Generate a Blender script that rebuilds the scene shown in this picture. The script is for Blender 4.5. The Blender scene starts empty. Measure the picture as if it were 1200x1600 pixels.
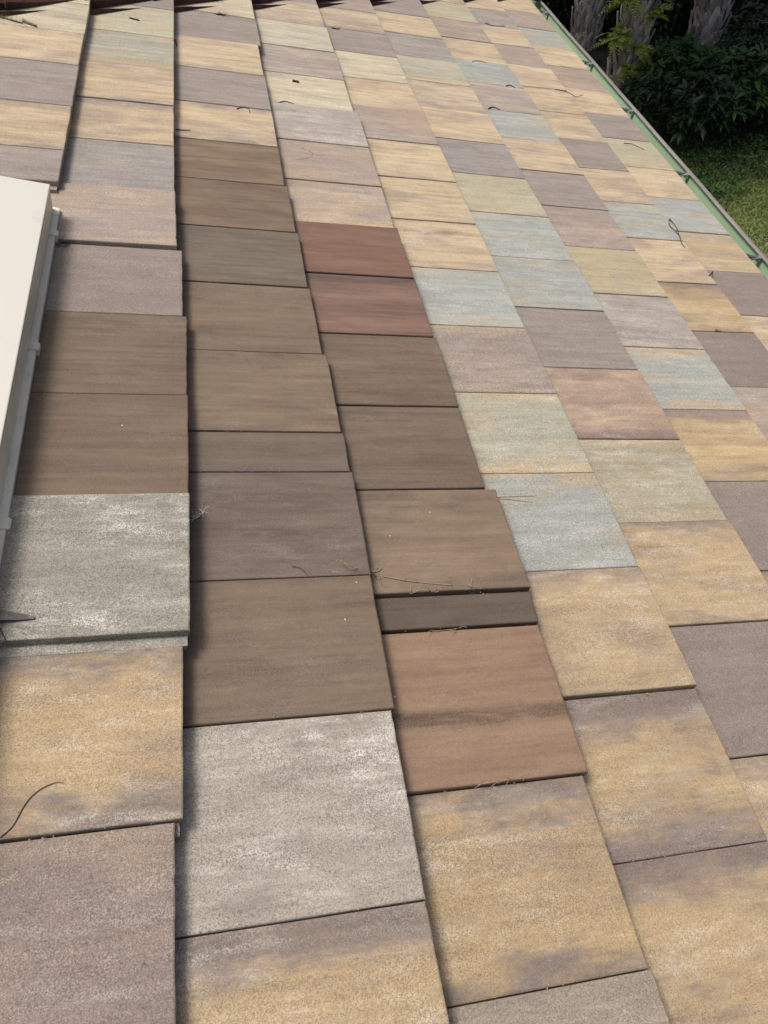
import bpy, bmesh, math, random
import numpy as np
from mathutils import Matrix, Vector
random.seed(7)
C = bpy.context.scene.collection
SC = bpy.context.scene
R = math.radians

# ------------------------------------------------------------------ frame of the roof
# roof coordinates (v, u, n): v down the slope, u along the eave away from the camera, n off the plane;
# one unit is one tile width (0.305 m)
S = 0.305
PITCH = R(16.494)
AX_V = Vector((math.cos(PITCH), 0, -math.sin(PITCH)))
AX_U = Vector((0, 1, 0))
AX_N = Vector((math.sin(PITCH), 0, math.cos(PITCH)))
ORIGIN = Vector((0, 0, 3.6))
def W(v, u, n=0.0):
    return ORIGIN + (AX_V * v + AX_U * u + AX_N * n) * S
ROOF = Matrix(((AX_V.x, AX_U.x, AX_N.x, 0), (AX_V.y, AX_U.y, AX_N.y, 0), (AX_V.z, AX_U.z, AX_N.z, 0), (0, 0, 0, 1)))

# ------------------------------------------------------------------ camera
cam = bpy.data.objects.new('camera', bpy.data.cameras.new('camera')); C.objects.link(cam)
cam.data.sensor_fit = 'VERTICAL'; cam.data.sensor_height = 32.0; cam.data.sensor_width = 24.0
cam.data.lens = 1190.44 / 1600 * 32.0
cam.data.clip_start = 0.05; cam.data.clip_end = 500
def rdir(a): return AX_V * a[0] + AX_U * a[1] + AX_N * a[2]
cr = rdir((0.943692, -0.17710006, 0.27942973)); cu = -rdir((0.04696961, -0.76436332, -0.64307275)); cb = -rdir((0.32747406, 0.61998732, -0.71300523))
cl = W(0, 0, 3.93548)
cam.matrix_world = Matrix(((cr.x, cu.x, cb.x, cl.x), (cr.y, cu.y, cb.y, cl.y), (cr.z, cu.z, cb.z, cl.z), (0, 0, 0, 1)))
SC.camera = cam
SC.render.resolution_x = 768; SC.render.resolution_y = 1024
SC.render.engine = 'CYCLES'

# ------------------------------------------------------------------ light
SUN_R = (-0.75, 0.30, 1.0)                 # towards the sun, in roof coordinates
sd = (AX_V * SUN_R[0] + AX_U * SUN_R[1] + AX_N * SUN_R[2]).normalized()
sun = bpy.data.objects.new('sun', bpy.data.lights.new('sun', 'SUN')); C.objects.link(sun)
sun.data.energy = 3.1; sun.data.angle = R(18.0); sun.data.color = (1.0, 0.975, 0.93)
sun.rotation_euler = sd.to_track_quat('Z', 'Y').to_euler(); sun.location = (0, 0, 20)
world = bpy.data.worlds.new('World'); SC.world = world; world.use_nodes = True
wn = world.node_tree; wn.nodes.clear()
sky = wn.nodes.new('ShaderNodeTexSky'); sky.sky_type = 'NISHITA'; sky.sun_disc = False
sky.sun_elevation = math.asin(sd.z); sky.sun_rotation = math.atan2(sd.x, sd.y)
sky.air_density = 0.8; sky.dust_density = 7.0; sky.ozone_density = 0.0
bg = wn.nodes.new('ShaderNodeBackground'); bg.inputs[1].default_value = 0.15
wo = wn.nodes.new('ShaderNodeOutputWorld')
wn.links.new(sky.outputs[0], bg.inputs[0]); wn.links.new(bg.outputs[0], wo.inputs[0])
SC.view_settings.view_transform = 'Standard'; SC.view_settings.look = 'None'
SC.view_settings.exposure = -0.25; SC.view_settings.gamma = 1.0; SC.view_settings.use_curve_mapping = False

# ------------------------------------------------------------------ helpers
def lin(c):
    return tuple(((x / 255) / 12.92 if x / 255 <= 0.04045 else ((x / 255 + 0.055) / 1.055) ** 2.4) for x in c)
def tag(o, label=None, cat=None, group=None, kind=None):
    if label: o['label'] = label
    if cat: o['category'] = cat
    if group: o['group'] = group
    if kind: o['kind'] = kind
    return o
def link(name, me, mat, parent=None):
    o = bpy.data.objects.new(name, me); C.objects.link(o)
    if mat: me.materials.append(mat)
    if parent: o.parent = parent
    return o
def empty(name, loc=(0, 0, 0)):
    o = bpy.data.objects.new(name, None); C.objects.link(o); o.location = loc; o.empty_display_size = .1
    return o
class G:
    """collects vertices and faces of one mesh"""
    def __init__(s): s.v = []; s.f = []
    def add(s, vs, fs):
        b = len(s.v); s.v += [tuple(x) for x in vs]; s.f += [tuple(i + b for i in f) for f in fs]
    def box(s, a, b, tr=None):
        (x0, y0, z0), (x1, y1, z1) = a, b
        vs = [(x0, y0, z0), (x1, y0, z0), (x1, y1, z0), (x0, y1, z0), (x0, y0, z1), (x1, y0, z1), (x1, y1, z1), (x0, y1, z1)]
        if tr: vs = [tr(*p) for p in vs]
        s.add(vs, [(0, 3, 2, 1), (4, 5, 6, 7), (0, 1, 5, 4), (1, 2, 6, 5), (2, 3, 7, 6), (3, 0, 4, 7)])
    def tube(s, pts, r, n=6, flat=1.0):
        pts = [Vector(p) for p in pts]; m = len(pts); rs = r if hasattr(r, '__len__') else [r] * m
        vs = []
        for i, p in enumerate(pts):
            d = (pts[min(i + 1, m - 1)] - pts[max(i - 1, 0)]).normalized()
            a = d.cross(Vector((0, 0, 1)))
            if a.length < .1: a = d.cross(Vector((1, 0, 0)))
            a.normalize(); b = a.cross(d)
            for k in range(n):
                t = 2 * math.pi * k / n
                vs.append(p + a * math.cos(t) * rs[i] + b * math.sin(t) * rs[i] * flat)
        fs = [(i * n + k, i * n + (k + 1) % n, (i + 1) * n + (k + 1) % n, (i + 1) * n + k) for i in range(m - 1) for k in range(n)]
        fs.append(tuple(range(n - 1, -1, -1))); fs.append(tuple((m - 1) * n + k for k in range(n)))
        s.add(vs, fs)
    def mesh(s, name, smooth=False):
        me = bpy.data.meshes.new(name); me.from_pydata(s.v, [], s.f); me.update()
        if smooth: me.polygons.foreach_set('use_smooth', [True] * len(me.polygons))
        return me
    def build(s, name, mat, parent=None, smooth=False):
        return link(name, s.mesh(name, smooth), mat, parent)
def spline(pts, k=6):
    pts = [Vector(p) for p in pts]; out = []
    for i in range(len(pts) - 1):
        p0 = pts[max(i - 1, 0)]; p1 = pts[i]; p2 = pts[i + 1]; p3 = pts[min(i + 2, len(pts) - 1)]
        for j in range(k):
            t = j / k
            out.append(.5 * ((2 * p1) + (p2 - p0) * t + (2 * p0 - 5 * p1 + 4 * p2 - p3) * t * t + (3 * p1 - p0 - 3 * p2 + p3) * t ** 3))
    out.append(pts[-1]); return out

# ------------------------------------------------------------------ materials
class NT:
    def __init__(s, name):
        s.m = bpy.data.materials.new(name); s.m.use_nodes = True; s.t = s.m.node_tree; s.t.nodes.clear()
        s.out = s.t.nodes.new('ShaderNodeOutputMaterial'); s.p = s.t.nodes.new('ShaderNodeBsdfPrincipled')
        s.t.links.new(s.p.outputs[0], s.out.inputs[0])
    def n(s, typ, **kw):
        nd = s.t.nodes.new(typ)
        for k, v in kw.items(): setattr(nd, k, v)
        return nd
    def l(s, a, b): s.t.links.new(a, b)
    def setin(s, sock, x):
        if hasattr(x, 'is_linked') or isinstance(x, bpy.types.NodeSocket): s.l(x, sock)
        else: sock.default_value = x
    def math(s, op, a, b=0.0, c=None, clamp=False):
        nd = s.n('ShaderNodeMath', operation=op, use_clamp=clamp); s.setin(nd.inputs[0], a); s.setin(nd.inputs[1], b)
        if c is not None: s.setin(nd.inputs[2], c)
        return nd.outputs[0]
    def smooth(s, x, a, b):
        nd = s.n('ShaderNodeMapRange', interpolation_type='SMOOTHSTEP'); s.setin(nd.inputs[0], x); s.setin(nd.inputs[1], a); s.setin(nd.inputs[2], b)
        return nd.outputs[0]
    def mix(s, f, a, b, mode='MIX'):
        nd = s.n('ShaderNodeMix', data_type='RGBA', blend_type=mode); s.setin(nd.inputs[0], f)
        for i, x in ((6, a), (7, b)):
            if isinstance(x, tuple): nd.inputs[i].default_value = (*x[:3], 1)
            else: s.l(x, nd.inputs[i])
        return nd.outputs[2]
    def noise(s, vec, scale, detail=2.0, rough=.5, dist=0.0):
        nd = s.n('ShaderNodeTexNoise'); s.l(vec, nd.inputs['Vector']); nd.inputs['Scale'].default_value = scale
        nd.inputs['Detail'].default_value = detail; nd.inputs['Roughness'].default_value = rough; nd.inputs['Distortion'].default_value = dist
        return nd.outputs[0]
    def scale(s, vec, sc, loc=None):
        nd = s.n('ShaderNodeMapping'); s.l(vec, nd.inputs[0]); nd.inputs['Scale'].default_value = sc
        if loc: nd.inputs['Location'].default_value = loc
        return nd.outputs[0]
    def bump(s, h, strength, dist):
        nd = s.n('ShaderNodeBump'); s.l(h, nd.inputs['Height']); nd.inputs['Strength'].default_value = strength; nd.inputs['Distance'].default_value = dist
        s.l(nd.outputs[0], s.p.inputs['Normal'])

def tile_material():
    m = NT('tile_concrete')
    at = lambda nm: m.n('ShaderNodeAttribute', attribute_name=nm, attribute_type='GEOMETRY')
    c1 = at('c1').outputs[0]; c2 = at('c2').outputs[0]
    p1 = at('p1'); p2 = at('p2'); tc = at('tc').outputs[1]
    s1 = m.n('ShaderNodeSeparateColor'); m.l(p1.outputs[0], s1.inputs[0])      # ends far, ends near, blotch
    s2 = m.n('ShaderNodeSeparateColor'); m.l(p2.outputs[0], s2.inputs[0])      # grain, streak, white
    sx = m.n('ShaderNodeSeparateXYZ'); m.l(at('yn').outputs[1], sx.inputs[0]); yn = sx.outputs[1]
    big = m.noise(m.scale(tc, (6.0, 13.0, 6.0)), 1.0, 6.0, .66, .35)
    fine = m.noise(m.scale(tc, (2.6, 75.0, 30.0)), 1.0, 5.0, .66, .15)
    mid = m.noise(m.scale(tc, (7.0, 42.0, 20.0)), 1.0, 3.0, .6, .4)
    rag = m.noise(m.scale(tc, (40.0, 70.0, 40.0)), 1.0, 3.0, .6)
    # where the second colour shows: blotches, more of them at the long edges
    e1 = m.math('MULTIPLY', m.smooth(yn, .66, 1.0), s1.outputs[0])
    e0 = m.math('MULTIPLY', m.smooth(yn, .30, 0.0), s1.outputs[1])
    b = m.math('MULTIPLY_ADD', big, 1.1, m.math('MULTIPLY', mid, .45))
    b = m.math('MULTIPLY_ADD', rag, .20, b)
    gn = m.noise(tc, 420.0, 1.0, .6)
    vg = m.n('ShaderNodeTexVoronoi'); m.l(tc, vg.inputs['Vector']); vg.inputs['Scale'].default_value = 560.0
    sv = m.n('ShaderNodeSeparateColor'); m.l(vg.outputs['Color'], sv.inputs[0])
    gr = m.math('MULTIPLY_ADD', sv.outputs[2], .30, m.math('MULTIPLY_ADD', gn, .7, 0.0))
    b = m.math('MULTIPLY_ADD', m.math('SUBTRACT', gr, .5), .85, b)
    b = m.math('ADD', b, m.math('ADD', e0, e1)); b = m.math('ADD', b, m.math('MULTIPLY', s1.outputs[2], .5))
    mask = m.smooth(b, 1.06, 1.26)
    dr = m.noise(m.scale(tc, (3.0, 9.0, 6.0), (31, 17, 5)), 1.0, 3.0, .55, .8)
    mask = m.math('MAXIMUM', mask, m.math('MULTIPLY', m.smooth(dr, .42, .72), .55))
    col = m.mix(mask, c1, c2)
    # extruded streaks along the slope
    st = m.math('SUBTRACT', fine, .5); st = m.math('MULTIPLY', st, m.math('MULTIPLY', s2.outputs[1], 3.4))
    st2 = m.math('MULTIPLY', m.math('SUBTRACT', mid, .5), m.math('MULTIPLY', s2.outputs[1], 2.0))
    wide = m.noise(m.scale(tc, (1.0, 17.0, 8.0), (5, 3, 2)), 1.0, 3.0, .55, .2)
    st2 = m.math('ADD', st2, m.math('MULTIPLY', m.math('SUBTRACT', wide, .5), m.math('MULTIPLY', s2.outputs[1], 2.4)))
    br = m.math('ADD', m.math('ADD', st, st2), 1.0)
    # sand grain and pale / dark grit
    gr2 = m.noise(m.scale(tc, (1, 1, 1), (3, 7, 1)), 170.0, 1.0, .6)
    g = m.math('MULTIPLY', m.math('SUBTRACT', gr, .5), m.math('MULTIPLY', s2.outputs[0], 6.6))
    g = m.math('ADD', g, m.math('MULTIPLY', m.math('SUBTRACT', gr2, .5), m.math('MULTIPLY', s2.outputs[0], 1.6)))
    cl = m.noise(m.scale(tc, (.8, 1.6, 1), (9, 2, 4)), 22.0, 5.0, .7)
    g = m.math('ADD', g, m.math('MULTIPLY', m.math('SUBTRACT', cl, .5), m.math('MULTIPLY_ADD', s2.outputs[0], 1.5, .08)))
    # darker weathering bands where one is recorded
    dy = m.math('ABSOLUTE', m.math('ADD', m.math('SUBTRACT', yn, p1.outputs['Alpha']), m.math('MULTIPLY', m.math('SUBTRACT', wide, .5), .14)))
    bd = m.math('MULTIPLY', m.smooth(dy, .075, .012), m.math('MULTIPLY', p2.outputs['Alpha'], m.smooth(mid, .25, .60)))
    g = m.math('SUBTRACT', g, m.math('MULTIPLY', bd, .55))
    br = m.math('ADD', br, g)
    mul = m.n('ShaderNodeVectorMath', operation='SCALE'); m.l(col, mul.inputs[0]); m.l(br, mul.inputs['Scale'])
    ck = m.noise(m.scale(tc, (5.0, 34.0, 12.0), (2, 9, 5)), 1.0, 6.0, .72, .3)
    ck = m.math('MULTIPLY', m.smooth(ck, .50, .72), m.math('MULTIPLY', s2.outputs[2], .7), clamp=True)
    mul2 = m.n('ShaderNodeVectorMath', operation='MULTIPLY_ADD'); m.l(mul.outputs[0], mul2.inputs[0]); mul2.inputs[1].default_value = (1.05, 1.07, 1.08); mul2.inputs[2].default_value = (.07, .07, .065)
    colc = m.mix(ck, mul.outputs[0], mul2.outputs[0])
    # lime bloom in broken streaks
    wv = m.noise(m.scale(tc, (11.0, 36.0, 20.0), (4, 4, 0)), 1.0, 6.0, .72, .25)
    wb = m.noise(m.scale(tc, (3.5, 7.0, 5.0), (8, 1, 0)), 1.0, 2.0, .5)
    wm = m.math('MULTIPLY', m.smooth(wv, .40, .82), m.smooth(wb, .32, .70)); wm = m.math('MULTIPLY', wm, s2.outputs[2], clamp=True)
    wm = m.math('MULTIPLY', wm, m.math('MULTIPLY_ADD', m.smooth(gr, .40, .62), .8, .1))
    col = m.mix(wm, colc, (.66, .645, .59))
    # scattered grains of white and dark sand
    vo = m.n('ShaderNodeTexVoronoi'); m.l(tc, vo.inputs['Vector']); vo.inputs['Scale'].default_value = 420.0
    sp = m.n('ShaderNodeSeparateColor'); m.l(vo.outputs['Color'], sp.inputs[0])
    near = m.smooth(vo.outputs['Distance'], .38, .20)
    wh = m.math('MULTIPLY', near, m.math('GREATER_THAN', sp.outputs[0], .94))
    dk = m.math('MULTIPLY', near, m.math('LESS_THAN', sp.outputs[1], .10))
    col = m.mix(m.math('MULTIPLY', wh, m.math('MULTIPLY', s2.outputs[0], 1.6), clamp=True), col, (.66, .62, .53))
    col = m.mix(m.math('MULTIPLY', dk, m.math('MULTIPLY', s2.outputs[0], 2.0), clamp=True), col, (.06, .045, .035))
    # rare bird-lime dots
    vd = m.n('ShaderNodeTexVoronoi'); m.l(tc, vd.inputs['Vector']); vd.inputs['Scale'].default_value = 28.0
    sq = m.n('ShaderNodeSeparateColor'); m.l(vd.outputs['Color'], sq.inputs[0])
    dot = m.math('MULTIPLY', m.smooth(vd.outputs['Distance'], .06, .03), m.math('GREATER_THAN', sq.outputs[0], .972))
    col = m.mix(dot, col, (.62, .58, .50))
    m.l(col, m.p.inputs['Base Color'])
    m.p.inputs['Roughness'].default_value = .72; m.p.inputs['Specular IOR Level'].default_value = .45
    h = m.math('ADD', gr, m.math('MULTIPLY', mid, .4)); m.bump(h, .55, .0012)
    return m.m
def plain(name, c1, c2=None, sc=6.0, rough=.6, metal=0.0, bump=0.0, stretch=(1, 1, 1), lo=.42, hi=.6, spec=.4):
    m = NT(name); tc = m.n('ShaderNodeTexCoord').outputs['Object']; v = m.scale(tc, stretch)
    n = m.noise(v, sc, 4.0, .6, .3); n2 = m.noise(v, sc * 9, 2.0, .6)
    f = m.smooth(m.math('MULTIPLY_ADD', n2, .25, m.math('MULTIPLY', n, .75)), lo, hi)
    m.l(m.mix(f, c1, c2 or c1), m.p.inputs['Base Color']); m.p.inputs['Roughness'].default_value = rough; m.p.inputs['Metallic'].default_value = metal
    m.p.inputs['Specular IOR Level'].default_value = spec
    if bump: m.bump(m.math('ADD', n2, n), bump, .01)
    return m.m
def leafmat(name, c1, c2, rough=.45):
    m = NT(name); g = m.n('ShaderNodeNewGeometry'); tc = m.n('ShaderNodeTexCoord').outputs['Object']
    n = m.noise(tc, 1.6, 2.0); f = m.math('ADD', m.math('MULTIPLY', g.outputs['Random Per Island'], .6), m.math('MULTIPLY', m.smooth(n, .35, .65), .4))
    m.l(m.mix(f, c1, c2), m.p.inputs['Base Color']); m.p.inputs['Roughness'].default_value = rough; m.p.inputs['Specular IOR Level'].default_value = .3
    return m.m
TILE = tile_material()
CREAM = plain('cream_paint', (.60, .59, .52), (.53, .52, .45), 9.0, .35, bump=.02, lo=.6, hi=.8)
FLASH = plain('weathered_flashing', (.82, .77, .64), (.68, .63, .52), 12.0, .5, 0.0, stretch=(1, .3, 1))
GREEN = plain('green_gutter', (.32, .44, .29), (.26, .37, .24), 4.0, .4, stretch=(1, .2, 1))
LIP = plain('gutter_lip', (.22, .20, .19), (.27, .25, .235), 10.0, .5, stretch=(1, .2, 1))
ALU = plain('aluminium', (.46, .48, .44), (.30, .31, .28), 20.0, .4, .7)
DARK = plain('dark_underlay', (.02, .018, .016), (.035, .03, .028), 8.0, .9)
STUCCO = plain('stucco', (.55, .50, .42), (.50, .45, .38), 3.0, .9, bump=.2)
CAP = plain('red_brown_cap', (.105, .045, .032), (.065, .03, .024), 18.0, .85, bump=.4)
TWIG = plain('dry_twig', (.14, .10, .065), (.22, .17, .11), 60.0, .8)
BARKD = plain('dark_debris', (.035, .025, .02), (.08, .055, .04), 80.0, .9)
STRAW = plain('straw', (.38, .30, .20), (.28, .22, .14), 60.0, .8)
SOIL = plain('soil_ground', (.075, .075, .04), (.11, .10, .06), 2.5, .95, bump=.4)
TRUNK = leafmat('palm_boot', (.68, .61, .54), (.12, .09, .07), .9)
CORE = plain('palm_trunk', (.10, .075, .055), (.16, .12, .09), 10.0, .95, bump=.5)
BARK = plain('oak_bark', (.07, .055, .042), (.12, .10, .08), 9.0, .95, bump=.5)
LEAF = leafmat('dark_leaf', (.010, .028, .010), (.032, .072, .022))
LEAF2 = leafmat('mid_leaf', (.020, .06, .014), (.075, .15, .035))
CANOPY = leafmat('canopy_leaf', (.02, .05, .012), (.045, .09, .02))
FERN = leafmat('fern_leaf', (.24, .34, .05), (.42, .50, .10), .5)
GRASS = leafmat('grass_blade', (.14, .25, .045), (.28, .33, .09), .6)
# (course, index, far joint, near joint, v of the butt at far / near end, kind of tile)
TILES = [
(0, 0, 11.977, 10.977, -0.681, -0.681, 'Yc'),
(0, 1, 10.977, 10.001, -0.686, -0.686, 'Ym'),
(0, 2, 10.001, 8.921, -0.681, -0.681, 'M'),
(0, 3, 8.921, 7.933, -0.684, -0.684, 'Ym'),
(0, 4, 7.933, 7.3, -0.684, -0.684, 'M'),
(1, 0, 13.588, 12.588, 0.394, 0.392, 'M'),
(1, 1, 12.588, 11.526, 0.392, 0.386, 'G'),
(1, 2, 11.526, 10.495, 0.386, 0.38, 'BG'),
(1, 3, 10.495, 9.463, 0.379, 0.373, 'Ym'),
(1, 4, 9.463, 8.468, 0.373, 0.367, 'Ym2'),
(1, 5, 8.468, 7.455, 0.37, 0.367, 'Mb'),
(1, 6, 7.455, 6.461, 0.373, 0.378, 'P'),
(1, 7, 6.461, 5.465, 0.428, 0.421, 'Md'),
(1, 8, 5.465, 4.48, 0.454, 0.438, 'BR'),
(1, 9, 4.48, 3.468, 0.445, 0.432, 'BR1'),
(1, 10, 3.468, 2.392, 0.433, 0.417, 'PGs'),
(1, 11, 2.392, 1.345, 0.383, 0.367, 'Y3'),
(1, 12, 1.345, 0.325, 0.33, 0.327, 'M3'),
(2, 0, 14.076, 13.076, 1.573, 1.573, 'Yc'),
(2, 1, 13.076, 12.043, 1.584, 1.584, 'M'),
(2, 2, 12.043, 10.985, 1.539, 1.541, 'Y'),
(2, 3, 10.985, 9.946, 1.554, 1.551, 'M'),
(2, 4, 9.946, 8.966, 1.552, 1.541, 'Ym'),
(2, 5, 8.966, 8.054, 1.55, 1.534, 'BR2'),
(2, 6, 8.054, 7.109, 1.564, 1.557, 'BR2'),
(2, 7, 7.109, 6.156, 1.582, 1.566, 'BRo'),
(2, 8, 6.156, 5.182, 1.588, 1.58, 'BR'),
(2, 9, 5.182, 4.223, 1.619, 1.606, 'BRt'),
(2, 10, 4.223, 3.802, 1.626, 1.613, 'BRe'),
(2, 11, 3.802, 2.857, 1.632, 1.616, 'BRm'),
(2, 12, 2.857, 1.887, 1.607, 1.591, 'BR'),
(2, 13, 1.887, 0.846, 1.569, 1.553, 'PG'),
(2, 14, 0.846, -0.174, 1.551, 1.544, 'Y4'),
(3, 0, 15.548, 14.548, 2.724, 2.724, 'M'),
(3, 1, 14.548, 13.548, 2.724, 2.724, 'Yp'),
(3, 2, 13.548, 12.524, 2.742, 2.73, 'Gp'),
(3, 3, 12.524, 11.514, 2.75, 2.734, 'Mp'),
(3, 4, 11.514, 10.49, 2.726, 2.71, 'Yc'),
(3, 5, 10.49, 9.449, 2.758, 2.742, 'Mw'),
(3, 6, 9.449, 8.469, 2.736, 2.73, 'P'),
(3, 7, 8.469, 7.51, 2.728, 2.712, 'Py'),
(3, 8, 7.51, 6.55, 2.717, 2.713, 'RB'),
(3, 9, 6.55, 5.604, 2.722, 2.706, 'RB2'),
(3, 10, 5.604, 4.647, 2.733, 2.717, 'BR'),
(3, 11, 4.647, 3.71, 2.72, 2.704, 'BR'),
(3, 12, 3.71, 2.741, 2.795, 2.781, 'BRt'),
(3, 13, 2.741, 2.466, 2.776, 2.76, 'BRd'),
(3, 14, 2.466, 1.423, 2.753, 2.737, 'OB'),
(3, 15, 1.423, 0.391, 2.711, 2.703, 'Y3'),
(3, 16, 0.391, -0.629, 2.708, 2.71, 'PG2'),
(4, 0, 15.965, 14.965, 3.832, 3.832, 'P'),
(4, 1, 14.965, 13.965, 3.826, 3.826, 'Yp'),
(4, 2, 13.965, 12.984, 3.829, 3.829, 'M'),
(4, 3, 12.984, 11.986, 3.824, 3.824, 'Yc'),
(4, 4, 11.986, 11.008, 3.827, 3.827, 'Y'),
(4, 5, 11.008, 9.989, 3.824, 3.824, 'P'),
(4, 6, 9.989, 8.989, 3.832, 3.832, 'Y'),
(4, 7, 8.989, 8.002, 3.827, 3.827, 'Y'),
(4, 8, 8.002, 7.013, 3.831, 3.831, 'Y'),
(4, 9, 7.013, 6.003, 3.826, 3.826, 'B'),
(4, 10, 6.003, 4.996, 3.832, 3.832, 'Mt'),
(4, 11, 4.996, 3.985, 3.826, 3.826, 'BG'),
(4, 12, 3.985, 2.987, 3.825, 3.825, 'B2'),
(4, 13, 2.987, 1.96, 3.828, 3.828, 'Y2'),
(4, 14, 1.96, 0.931, 3.831, 3.831, 'YM'),
(4, 15, 0.931, -0.089, 3.832, 3.832, 'YM2'),
(5, 0, 16.56, 15.56, 5.003, 5.003, 'M'),
(5, 1, 15.56, 14.529, 4.997, 4.997, 'Y'),
(5, 2, 14.529, 13.506, 5.003, 5.003, 'Mb'),
(5, 3, 13.506, 12.517, 4.999, 4.999, 'BG'),
(5, 4, 12.517, 11.547, 5.005, 5.005, 'Yp'),
(5, 5, 11.547, 10.536, 5.007, 5.007, 'Y'),
(5, 6, 10.536, 9.542, 5.003, 5.003, 'Mb'),
(5, 7, 9.542, 8.538, 5.004, 5.004, 'G'),
(5, 8, 8.538, 7.537, 4.997, 4.997, 'B'),
(5, 9, 7.537, 6.546, 5.003, 5.003, 'B'),
(5, 10, 6.546, 5.542, 4.998, 4.998, 'M'),
(5, 11, 5.542, 4.52, 5.004, 5.004, 'YP'),
(5, 12, 4.52, 3.516, 5.001, 5.001, 'G2'),
(5, 13, 3.516, 2.512, 5.006, 5.006, 'Y2'),
(5, 14, 2.512, 1.484, 4.997, 4.997, 'Md'),
(5, 15, 1.484, 0.464, 4.998, 4.998, 'Y2'),
(6, 0, 18.11, 17.11, 6.149, 6.149, 'Y'),
(6, 1, 17.11, 16.11, 6.147, 6.147, 'G'),
(6, 2, 16.11, 15.093, 6.148, 6.148, 'P'),
(6, 3, 15.093, 14.067, 6.151, 6.151, 'Y'),
(6, 4, 14.067, 13.09, 6.147, 6.147, 'B'),
(6, 5, 13.09, 12.067, 6.151, 6.151, 'Mp'),
(6, 6, 12.067, 11.078, 6.147, 6.147, 'B'),
(6, 7, 11.078, 10.091, 6.152, 6.152, 'Y'),
(6, 8, 10.091, 9.103, 6.149, 6.149, 'M'),
(6, 9, 9.103, 8.098, 6.143, 6.143, 'P'),
(6, 10, 8.098, 7.09, 6.145, 6.145, 'Yg'),
(6, 11, 7.09, 6.089, 6.151, 6.151, 'Mw'),
(6, 12, 6.089, 5.08, 6.145, 6.145, 'Bt'),
(6, 13, 5.08, 4.083, 6.143, 6.143, 'Yo'),
(6, 14, 4.083, 3.061, 6.146, 6.146, 'Md'),
(6, 15, 3.061, 2.041, 6.146, 6.146, 'Y2'),
(7, 0, 18.449, 17.449, 7.168, 7.168, 'Y'),
(7, 1, 17.449, 16.467, 7.166, 7.166, 'Mb'),
(7, 2, 16.467, 15.508, 7.164, 7.164, 'Y'),
(7, 3, 15.508, 14.511, 7.166, 7.166, 'P'),
(7, 4, 14.511, 13.555, 7.166, 7.166, 'Y'),
(7, 5, 13.555, 12.568, 7.172, 7.172, 'Ym'),
(7, 6, 12.568, 11.587, 7.172, 7.172, 'Y'),
(7, 7, 11.587, 10.606, 7.168, 7.168, 'M'),
(7, 8, 10.606, 9.602, 7.162, 7.162, 'Y'),
(7, 9, 9.602, 8.634, 7.17, 7.17, 'B'),
(7, 10, 8.634, 7.599, 7.169, 7.169, 'Y'),
(7, 11, 7.599, 6.589, 7.171, 7.171, 'Yo'),
(7, 12, 6.589, 5.589, 7.165, 7.165, 'Md'),
(7, 13, 5.589, 4.569, 7.161, 7.161, 'P'),
(8, 0, 19.089, 18.089, 8.264, 8.264, 'Y'),
(8, 1, 18.089, 17.089, 8.258, 8.258, 'P'),
(8, 2, 17.089, 16.089, 8.266, 8.266, 'B'),
(8, 3, 16.089, 15.089, 8.266, 8.266, 'Y'),
(8, 4, 15.089, 14.07, 8.262, 8.262, 'P'),
(8, 5, 14.07, 13.051, 8.268, 8.268, 'Y'),
(8, 6, 13.051, 12.073, 8.259, 8.259, 'M'),
(8, 7, 12.073, 11.064, 8.268, 8.268, 'G'),
(8, 8, 11.064, 10.111, 8.262, 8.262, 'Y'),
(8, 9, 10.111, 9.131, 8.266, 8.266, 'B'),
(8, 10, 9.131, 8.127, 8.266, 8.266, 'Yt'),
(8, 11, 8.127, 7.127, 8.269, 8.269, 'Md'),
(8, 12, 7.127, 6.127, 8.269, 8.269, 'Y'),
(8, 13, 6.127, 5.107, 8.257, 8.257, 'M')]
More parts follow.
